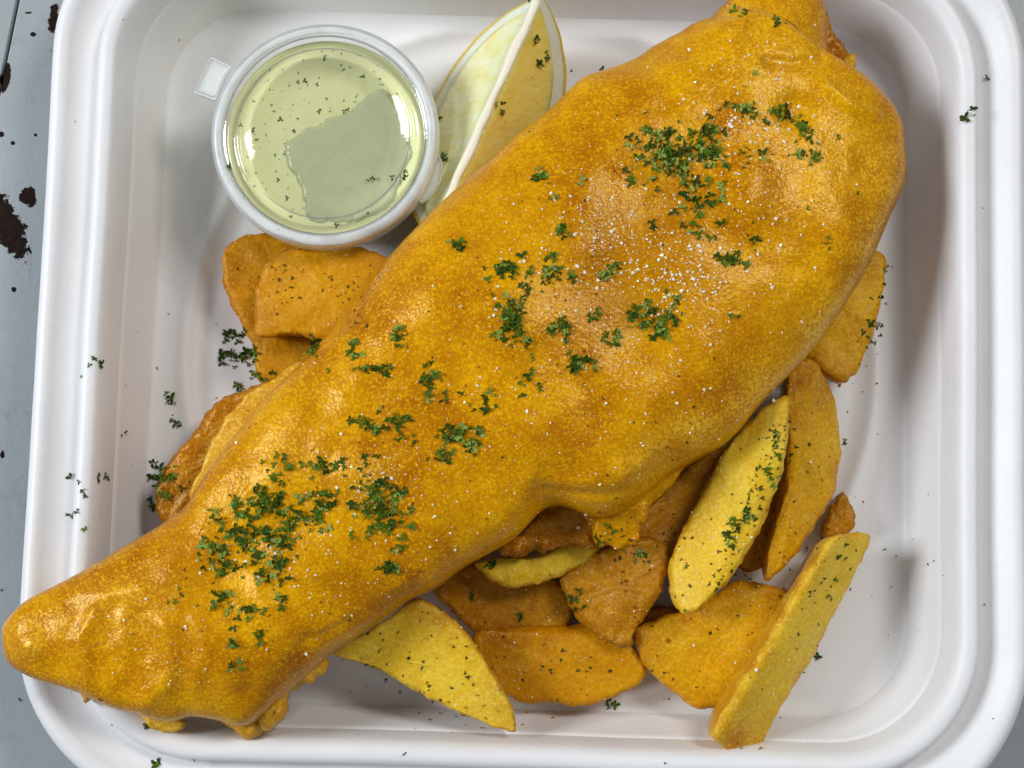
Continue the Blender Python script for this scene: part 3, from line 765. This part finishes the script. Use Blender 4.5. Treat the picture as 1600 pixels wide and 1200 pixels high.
# lid: outer skirt and bead (frosted), then the clear pane with its pressed rings
lid = thing('lid', co_)
lid.parent = cup; lid.location = (0, 0, 0)
V, F = lathe([(22.3, 23.2), (22.7, 23.3), (22.75, 26.4), (22.3, 27.1), (21.4, 27.3), (21.0, 27.1), (20.8, 26.4), (20.6, 26.2), (20.45, 26.5), (20.7, 27.4), (21.5, 27.75), (22.5, 27.5), (23.1, 26.6), (23.1, 23.0)], 128, base, closed=True)
def sub(name, V, F, mat):
    o = mesh_obj(name, V, F, mat, None, origin=co_)
    o.parent = lid; o.location = (0, 0, 0)
    return o
sub('lid_rim', V, F, M['lid_rim'])
ppr = [(20.7, 26.2), (20.4, 25.5), (19.9, 25.15), (18.6, 25.1), (18.1, 25.5), (17.6, 25.75), (17.1, 25.5), (16.8, 25.1), (12, 25.05), (6, 25.0), (3, 25.0)]
ppr2 = [(r, z + .35) for r, z in ppr[::-1]]
V, F = lathe(ppr + ppr2, 128, base, closed=False)
F = [f for f in F if not (10 * 128 <= min(f) < 11 * 128)] + [tuple(range(10 * 128, 11 * 128)), tuple(range(12 * 128 - 1, 11 * 128 - 1, -1))]
V[:, 2] += noise(V, 12, 47) * .10 + .12
sub('lid_pane', V, F, M['lid_clear'])
def tab(outline, z, mat):
    """flat pull tab with a raised edge"""
    n = 80
    W = np.array([P(x, y, z) for x, y in cr_closed(outline, n, .12)])
    c = W.mean(0)
    rws = [(1.0, -.5), (1.0, .35), (.985, .5), (.90, .5), (.87, .1), (.86, .0), (.5, 0), (0, 0), (0, -.45), (.6, -.45), (.97, -.5)]
    rws = [q for q in rws if q[0] > 0]
    V = np.concatenate([np.c_[c[:2] + (W[:, :2] - c[:2]) * s, np.full(n, z + dz)] for s, dz in rws])
    F = [f for f in grid_faces(len(rws), n) if not (6 * n <= min(f) < 7 * n)]
    return V, F + [tuple(range(6 * n, 7 * n)), tuple(range(8 * n - 1, 7 * n - 1, -1))]
V, F = tab([(330, 89), (345, 96), (362, 104), (352, 122), (343, 142), (337, 158), (318, 151), (303, 146), (312, 125), (321, 106)], 26.3, None); sub('lid_tab', V, F, M['lid_rim'])
V, F = tab([(686, 240), (692, 258), (688, 286), (672, 310), (658, 318), (652, 308), (664, 285), (676, 262)], 23.6, None); sub('lid_tab', V, F, M['lid_rim'])

# ------------------------------------------------------------------ scattered herbs and salt
bpy.context.view_layer.update()
DG = bpy.context.evaluated_depsgraph_get()
ocam = Vector(CAM) * K
SEE = {'lid_pane': 0}
def hit(px, py):
    dv = Vector(RX * ((px - 800) / FPX) - UY * ((py - 600) / FPX) + FZ).normalized()
    ok, loc, nrm, _i, ob, _m = S.ray_cast(DG, ocam, dv)
    if not ok: return None
    if nrm.dot(dv) > 0: nrm = -nrm
    r = ob
    while r.parent is not None: r = r.parent
    return loc, nrm, r.name.split('.')[0]

def flake_mesh(i):
    """a scrap of chopped parsley: two to four narrow folded leaflets joined at one point"""
    r = random.Random(100 + i)
    n = r.choice([2, 3, 3, 4])
    V, F = [(0, 0, .05), (0, 0, -.03)], []
    a0 = r.uniform(0, 6.28)
    for k in range(n):
        a = a0 + 6.28 * k / n + r.uniform(-.6, .6) if n > 2 else a0 + k * r.uniform(1.2, 2.8)
        L_, W_ = r.uniform(.38, .72), r.uniform(.13, .24)
        lift, fold = r.uniform(-.04, .22), r.uniform(.02, .12)
        ca, sa = math.cos(a), math.sin(a)
        def pt(u, v, z): return (u * ca - v * sa, u * sa + v * ca, z)
        b = len(V)
        top = [pt(L_ * .5, W_ * r.uniform(.7, 1.2), lift * .5 + fold), pt(L_ * r.uniform(.85, 1), W_ * .25, lift), pt(L_ * .8, -W_ * .5, lift * .9 + fold), pt(L_ * .42, -W_ * r.uniform(.7, 1.2), lift * .5 + fold)]
        V += top + [(x, y, z - .06) for x, y, z in top]
        T = [0, b, b + 1, b + 2, b + 3]
        B_ = [1, b + 4, b + 5, b + 6, b + 7]
        F += [(T[0], T[2], T[1]), (T[0], T[3], T[2]), (T[0], T[4], T[3]), (B_[0], B_[1], B_[2]), (B_[0], B_[2], B_[3]), (B_[0], B_[3], B_[4])]
        for q in range(4):
            F.append((T[q], T[q + 1], B_[q + 1], B_[q]))
        F.append((T[4], T[0], B_[0], B_[4]))
    return V, F
FL = []
for i in range(12):
    V, F = flake_mesh(i)
    for mi in range(3):
        me = bpy.data.meshes.new('parsley_flake')
        me.from_pydata(V, [], F); me.update()
        me.materials.append(M['leaf'][mi])
        FL.append((i, mi, me))
protoVF = [flake_mesh(i) for i in range(12)]

# x, y, spread x, spread y, how many, size in pixels, lift in mm (heaps)
HERB = [(1045, 240, 34, 24, 62, 15, 2.6), (1012, 232, 14, 8, 6, 12, .6), (1110, 205, 13, 10, 9, 13, .8), (1108, 238, 10, 15, 11, 13, .9), (1160, 170, 14, 6, 8, 12, .5), (1215, 183, 13, 8, 9, 13, .6), (1250, 190, 5, 3, 3, 11, .2),
        (1258, 212, 10, 7, 7, 12, .5), (1262, 241, 11, 6, 8, 12, .5), (1100, 335, 17, 24, 22, 14, 1.0), (1065, 282, 10, 14, 7, 11, .4), (1128, 292, 7, 7, 3, 12, .2), (1018, 352, 8, 5, 3, 12, .2), (1138, 408, 14, 7, 8, 13, .5),
        (1185, 370, 5, 4, 3, 11, .3), (1150, 496, 4, 5, 2, 11, .2), (1340, 303, 3, 2, 1, 11, 0), (1265, 327, 3, 2, 2, 10, 0), (1190, 248, 22, 8, 5, 9, .1), (1150, 250, 15, 12, 4, 9, .1),
        (795, 418, 16, 7, 12, 14, .7), (808, 430, 12, 3, 3, 15, .2), (855, 428, 12, 14, 11, 12, .5), (893, 428, 2, 5, 2, 14, .1), (945, 428, 10, 7, 7, 12, .4), (865, 398, 7, 4, 3, 12, .2), (878, 361, 6, 5, 6, 12, .4), (826, 450, 7, 5, 4, 11, .1),
        (715, 385, 7, 6, 6, 12, .4), (847, 278, 8, 8, 5, 12, .3), (868, 305, 5, 4, 3, 10, .1), (917, 282, 9, 5, 3, 9, .1), (798, 483, 16, 16, 15, 14, 1.0), (803, 515, 15, 14, 13, 14, .8), (822, 533, 5, 6, 4, 12, .3), (883, 510, 5, 14, 7, 12, .5), (857, 520, 5, 5, 3, 11, .1),
        (867, 505, 4, 3, 2, 11, 0), (925, 494, 8, 4, 3, 13, .1), (953, 525, 10, 6, 6, 13, .4), (1015, 498, 20, 14, 22, 14, 1.0), (1030, 512, 12, 10, 8, 13, .6), (1050, 480, 5, 13, 6, 11, .3), (985, 495, 6, 4, 3, 12, .1),
        (900, 567, 11, 10, 10, 13, .5), (930, 568, 3, 7, 3, 11, .1), (830, 557, 4, 8, 3, 11, .1), (830, 583, 4, 4, 2, 10, .1), (845, 606, 3, 4, 2, 9, 0), (815, 610, 4, 8, 2, 10, 0), (620, 527, 8, 8, 6, 12, .4), (553, 550, 10, 8, 6, 12, .3), (560, 577, 18, 3, 6, 12, .3), (606, 577, 9, 4, 4, 10, .1),
        (675, 593, 7, 17, 9, 13, .5), (696, 618, 3, 9, 4, 11, .2), (765, 628, 6, 10, 5, 12, .3), (737, 630, 7, 9, 3, 10, .1), (608, 660, 15, 9, 9, 12, .3), (560, 660, 8, 6, 5, 12, .2), (595, 640, 4, 4, 2, 10, 0), (620, 688, 4, 5, 2, 10, 0), (652, 686, 4, 6, 2, 10, 0),
        (718, 680, 22, 9, 14, 13, .6), (740, 694, 12, 9, 7, 12, .3), (695, 710, 9, 7, 6, 12, .3), (786, 716, 3, 3, 1, 9, 0),
        (425, 790, 26, 18, 30, 15, 1.3), (385, 830, 24, 16, 20, 14, 1.0), (325, 860, 15, 10, 11, 13, .5), (375, 875, 22, 14, 15, 14, .7), (432, 882, 14, 16, 12, 13, .5), (478, 815, 22, 16, 16, 14, .8), (510, 780, 18, 16, 15, 14, .8), (605, 800, 20, 18, 30, 15, 1.3), (583, 775, 12, 12, 10, 14, .6), (615, 765, 9, 7, 5, 12, .2),
        (440, 735, 12, 14, 8, 12, .3), (497, 730, 14, 10, 7, 12, .3), (432, 840, 12, 12, 9, 13, .5), (370, 790, 9, 12, 6, 12, .3), (335, 800, 5, 5, 2, 10, .1), (575, 722, 14, 9, 4, 10, .1), (525, 735, 7, 9, 3, 10, .1),
        (612, 885, 9, 6, 7, 13, .4), (616, 860, 7, 3, 3, 11, .1), (440, 937, 4, 9, 4, 13, .2), (346, 938, 10, 9, 8, 12, .3), (398, 955, 16, 6, 8, 12, .2), (405, 996, 7, 8, 4, 11, .2), (362, 1012, 3, 10, 3, 12, .2), (365, 1042, 8, 8, 4, 11, .2), (280, 930, 8, 6, 3, 10, .1),
        (1158, 22, 7, 4, 4, 12, .2), (1213, 33, 6, 5, 3, 12, .2), (1180, 115, 3, 2, 1, 9, 0), (1295, 380, 3, 8, 2, 8, 0), (1310, 215, 4, 4, 1, 8, 0),
        (487, 545, 6, 10, 7, 13, .4), (380, 553, 20, 12, 20, 13, 1.0), (365, 522, 9, 4, 6, 12, .3), (398, 590, 7, 5, 4, 11, .2), (371, 602, 2, 6, 3, 13, .3), (255, 745, 12, 12, 12, 14, .5), (252, 775, 7, 5, 4, 12, .2), (240, 800, 3, 8, 2, 11, .1),
        (143, 566, 5, 4, 3, 11, .3), (128, 588, 3, 2, 1, 9, 0), (268, 620, 4, 8, 4, 11, .3), (271, 660, 5, 4, 3, 11, .3), (245, 575, 2, 3, 1, 8, 0), (195, 676, 5, 3, 2, 9, 0), (163, 747, 6, 4, 4, 12, .3), (112, 752, 6, 4, 2, 10, 0), (130, 768, 4, 6, 3, 11, .2), (118, 800, 8, 3, 3, 11, .1), (132, 826, 4, 2, 1, 8, 0),
        (1521, 178, 5, 5, 3, 17, .2), (1544, 123, 1, 1, 1, 8, 0), (955, 1100, 4, 3, 2, 13, .2), (246, 1194, 4, 2, 2, 13, 0), (303, 1187, 1, 1, 1, 9, 0), (630, 1104, 1, 1, 1, 8, 0), (632, 1178, 1, 1, 1, 8, 0),
        (690, 186, 3, 3, 2, 13, .2), (693, 246, 4, 4, 3, 13, .2), (778, 158, 4, 3, 2, 11, .1), (781, 172, 5, 6, 2, 10, .1), (853, 80, 2, 8, 3, 9, .1), (840, 102, 4, 5, 3, 11, .1), (834, 63, 5, 2, 2, 9, 0), (893, 110, 2, 1, 1, 8, 0), (940, 108, 2, 1, 1, 9, 0), (828, 2, 2, 1, 1, 9, 0),
        (634, 271, 4, 3, 2, 11, .1), (580, 279, 5, 2, 2, 10, 0), (613, 277, 3, 1, 1, 9, 0), (356, 261, 2, 2, 1, 10, 0), (543, 172, 2, 2, 1, 9, 0),
        (908, 932, 8, 5, 4, 12, .3), (910, 948, 5, 4, 2, 11, .1), (1000, 870, 9, 5, 5, 9, .2), (935, 845, 5, 7, 4, 11, .2), (950, 828, 4, 5, 2, 11, .1), (812, 966, 3, 5, 2, 13, .1), (736, 935, 4, 4, 2, 11, .1), (762, 884, 4, 3, 2, 11, .1),
        (1172, 800, 5, 9, 6, 11, .1), (1148, 825, 6, 9, 6, 11, .1), (1137, 845, 9, 6, 5, 10, .1), (1205, 745, 5, 9, 4, 10, .1), (1213, 690, 5, 22, 8, 9, .1), (1070, 883, 3, 5, 2, 9, 0), (1312, 872, 6, 3, 2, 11, 0), (1308, 905, 4, 4, 2, 9, 0), (1296, 932, 4, 6, 2, 8, 0), (1278, 1020, 3, 5, 2, 11, 0), (1322, 690, 4, 3, 2, 9, 0), (1362, 520, 6, 14, 6, 10, .1), (1382, 420, 3, 5, 2, 11, 0),
        (30, 1092, 3, 3, 1, 10, 0), (3, 922, 3, 2, 1, 9, 0), (228, 1134, 4, 2, 2, 10, 0), (157, 1093, 3, 2, 1, 10, 0)]
cand = []
for (x, y, sx, sy, n, size, lift) in HERB:
    n = (n if n < 2 else int(n * 1.6)) if n < 5 else int(n * (1.6 if n > 14 else 2.0))
    for k in range(n):
        if n == 1: px, py = x, y
        else:
            px, py = x + random.gauss(0, 1.0) * sx, y + random.gauss(0, 1.0) * sy
        h = hit(px, py)
        if h is None: continue
        s = min(17.0, size * random.lognormvariate(0, .36) * .92)
        cand.append((s, h, lift * random.random() ** 1.4 * math.exp(-(((px - x) / (sx + 1e-3)) ** 2 + ((py - y) / (sy + 1e-3)) ** 2) * .6), random.random()))
cand.sort(key=lambda q: -q[0])

WHERE = {'battered_fish': ('chopped green parsley flake sprinkled on the golden batter of the fish', 'parsley flakes on the fish'),
         'takeaway_tray': ('chopped parsley flake fallen onto the white tray surface', 'parsley flakes on the tray'),
         'potato_chip': ('small parsley flake stuck on a fried potato chip', 'parsley flakes on the chips'),
         'batter_crumb': ('small parsley flake stuck on a fried potato chip', 'parsley flakes on the chips'),
         'lemon_wedge': ('dark parsley flake stuck on the cut lemon wedge', 'parsley flakes on the lemon'),
         'sauce_cup': ('dark parsley flake lying on the clear sauce cup lid', 'parsley flakes on the cup lid'),
         'table': ('dark parsley flake lying loose on the grey table', 'parsley flakes on the table')}
def pose(h, size_mm, lift, tilt=.55):
    loc, nrm, _ = h
    z = nrm
    t = z.orthogonal().normalized()
    q = (Matrix.Rotation(random.uniform(0, 2 * math.pi), 3, z) @ t)
    b = z.cross(q)
    Rm = Matrix((q, b, z)).transposed()
    Rm = Rm @ Matrix.Rotation(random.gauss(0, tilt * .6), 3, 'X') @ Matrix.Rotation(random.gauss(0, tilt * .6), 3, 'Y')
    return Matrix.Translation(loc + nrm * (size_mm * .09 + lift * .75) * K) @ Rm.to_4x4() @ Matrix.Scale(size_mm * K, 4)
LIMIT = 290
sv, sf = [], []
for i, (s, h, lift, r) in enumerate(cand):
    mm = s * .128
    mi = 0 if r < .42 else (1 if r < .82 else 2)
    if h[2] in ('takeaway_tray', 'sauce_cup', 'table'): mi = 0 if r < .8 else 1
    Mx = pose(h, mm, lift)
    if i < LIMIT:
        me = FL[(random.randrange(12)) * 3 + mi][2]
        o = bpy.data.objects.new('parsley_flake', me)
        COL.objects.link(o)
        o.matrix_world = Mx
        lab = WHERE.get(h[2], WHERE['potato_chip'])
        if h[2] == 'battered_fish':
            qx, qy = (float(a[0]) for a in proj(np.array([list(h[0])]) / K))
            if qx < 560 or (qx < 660 and qy > 735):
                lab = ('chopped parsley flake on the tail half of the fish, towards its ridged tip', 'parsley flakes on the tail half of the fish')
            elif qx > 960 and qy < 400:
                lab = ('chopped parsley flake in and around the thickest heap on the broad end of the fish', 'parsley flakes on the broad end of the fish')
            else:
                lab = ('chopped parsley flake sprinkled loosely on the middle of the fish batter', 'parsley flakes on the middle of the fish')
        tag(o, lab[0], 'parsley', lab[1])
    else:
        V, F = protoVF[random.randrange(12)]
        b0 = len(sv)
        sv += [tuple(Mx @ Vector(v)) for v in V]
        sf.append(([tuple(b0 + k for k in f) for f in F], mi))
me = bpy.data.meshes.new('parsley_bits')
me.from_pydata(sv, [], [f for fs, _ in sf for f in fs]); me.update()
for mm_ in M['leaf']: me.materials.append(mm_)
me.polygons.foreach_set('material_index', [mi for fs, mi in sf for f in fs])
o = bpy.data.objects.new('parsley_bits', me); COL.objects.link(o)
tag(o, 'fine chopped parsley bits scattered over fish, chips and tray', 'parsley', kind='stuff')

def scatter(name, spots, mat, label, cat, proto, tilt=.6, kind='stuff', only=None):
    V_, F_ = [], []
    for px, py, s in spots:
        h = hit(px, py)
        if h is None or (only and h[2] not in only): continue
        pv, pf = proto()
        Mx = pose(h, s * .128, 0, tilt)
        b0 = len(V_)
        V_ += [tuple(Mx @ Vector(v)) for v in pv]
        F_ += [tuple(b0 + k for k in f) for f in pf]
    me = bpy.data.meshes.new(name)
    me.from_pydata(V_, [], F_); me.update(); me.materials.append(mat)
    o = bpy.data.objects.new(name, me); COL.objects.link(o)
    return tag(o, label, cat, kind=kind)

def grain():
    j = lambda a: a * random.uniform(.55, 1.15)
    v = [(j(.5), 0, j(.1)), (0, j(.42), 0), (-j(.5), 0, j(.1)), (0, -j(.42), 0), (j(.1), j(.1), j(.42)), (0, 0, -.3)]
    f = [(0, 1, 4), (1, 2, 4), (2, 3, 4), (3, 0, 4), (1, 0, 5), (2, 1, 5), (3, 2, 5), (0, 3, 5)]
    return v, f
salt = []
for x, y, sx, sy, n, s0 in [(1060, 435, 60, 45, 170, 3.8), (1000, 400, 120, 70, 330, 3.2), (950, 350, 130, 70, 200, 3.2), (1130, 250, 110, 90, 190, 3.6), (1200, 205, 70, 40, 70, 4.2), (1075, 440, 26, 18, 24, 4.2), (900, 480, 160, 110, 210, 3.0),
                          (1000, 600, 160, 90, 120, 3.0), (780, 640, 200, 130, 190, 2.8), (560, 800, 150, 110, 230, 3.0), (420, 870, 90, 60, 110, 3.2), (1180, 110, 70, 60, 90, 3.2), (1220, 400, 90, 110, 90, 3.0), (580, 750, 35, 40, 80, 3.2), (250, 980, 120, 70, 90, 2.8), (1150, 820, 90, 140, 70, 2.8), (960, 930, 120, 90, 70, 2.8), (680, 1030, 80, 60, 40, 2.8), (1230, 1020, 70, 100, 40, 2.8)]:
    for _ in range(n):
        salt.append((x + random.gauss(0, .75) * sx, y + random.gauss(0, .75) * sy, min(8.0, s0 * .96 * random.lognormvariate(0, .5))))
scatter('salt', salt, M['salt'], 'white salt grains scattered over the battered fish and chips', 'salt', grain, only=('battered_fish', 'potato_chip'))

dots = []
for _ in range(150):
    dots.append((random.gauss(1130, 130), random.gauss(850, 130), random.uniform(3, 6.5)))
for _ in range(40):
    dots.append((random.gauss(640, 70), random.gauss(1040, 50), random.uniform(3, 6)))
for _ in range(35):
    dots.append((random.gauss(500, 60), random.gauss(440, 40), random.uniform(3, 6)))
for _ in range(150):
    a = random.random()
    dots.append((250 + 950 * a + random.gauss(0, 120), 950 - 700 * a + random.gauss(0, 120), random.uniform(2.5, 5.5)))
for _ in range(70):
    dots.append((random.uniform(40, 1580), random.uniform(20, 1190), random.uniform(2, 4.5)))
for (x0, y0, x1, y1, sd, n) in [(1222, 655, 1112, 935, 9, 70), (1320, 850, 1240, 1010, 18, 14), (1250, 640, 1225, 860, 18, 22), (1385, 420, 1345, 570, 8, 16), (960, 880, 1030, 850, 25, 26), (560, 1010, 780, 1100, 28, 22), (420, 420, 600, 470, 30, 18), (800, 1040, 980, 1060, 25, 18)]:
    for _ in range(n):
        f = random.random()
        dots.append((x0 + (x1 - x0) * f + random.gauss(0, sd), y0 + (y1 - y0) * f + random.gauss(0, sd), random.uniform(3, 9)))
def speck():
    V, F = flake_mesh(random.randrange(1000)); return V, F
scatter('herb_specks', dots, M['speck'], 'tiny dark herb specks scattered over chips, fish and tray', 'herb', speck)

crumbs = []
for x, y, sx, sy, n in [(1190, 1165, 40, 15, 5), (880, 1100, 110, 20, 16), (1010, 960, 60, 40, 18), (330, 700, 60, 60, 12), (700, 1120, 60, 20, 10), (1300, 760, 60, 120, 18), (430, 440, 60, 40, 14), (1330, 560, 40, 40, 8), (930, 860, 60, 40, 14)]:
    for _ in range(n):
        crumbs.append((x + random.gauss(0, .7) * sx, y + random.gauss(0, .7) * sy, min(11, 4.2 * random.lognormvariate(0, .45))))
scatter('batter_crumbs', crumbs, M['batter_brown'], 'tiny golden batter crumbs scattered over chips and tray floor', 'crumbs', grain, only=('takeaway_tray', 'potato_chip'))

# flecks in the sauce, just breaking its surface
V_, F_ = [], []
for _ in range(190):
    a, r = random.uniform(0, 2 * math.pi), 18.5 * math.sqrt(random.random())
    pv, pf = flake_mesh(random.randrange(1000))
    s = random.uniform(.25, .6) * random.choice([1, 1, 1, 2])
    b0 = len(V_)
    th = random.uniform(0, 6.28)
    xx, yy = cc[0] + r * math.cos(a), cc[1] + r * math.sin(a)
    q = np.array([[xx, yy, 24.15 + .55 * (r / 20.2) ** 10]])
    zz = float(q[0, 2] + noise(q, 7, 41)[0] * .22 + noise(q, 3, 42)[0] * .07) + .06
    for v in pv:
        V_.append((cc[0] + r * math.cos(a) + s * (v[0] * math.cos(th) - v[1] * math.sin(th)), cc[1] + r * math.sin(a) + s * (v[0] * math.sin(th) + v[1] * math.cos(th)), zz + s * .4 * v[2]))
    F_ += [tuple(b0 + k for k in f) for f in pf]
o = mesh_obj('herb_flecks', V_, F_, M['leaf'][0], cup, smooth=False, origin=co_)
o['kind'] = 'stuff'
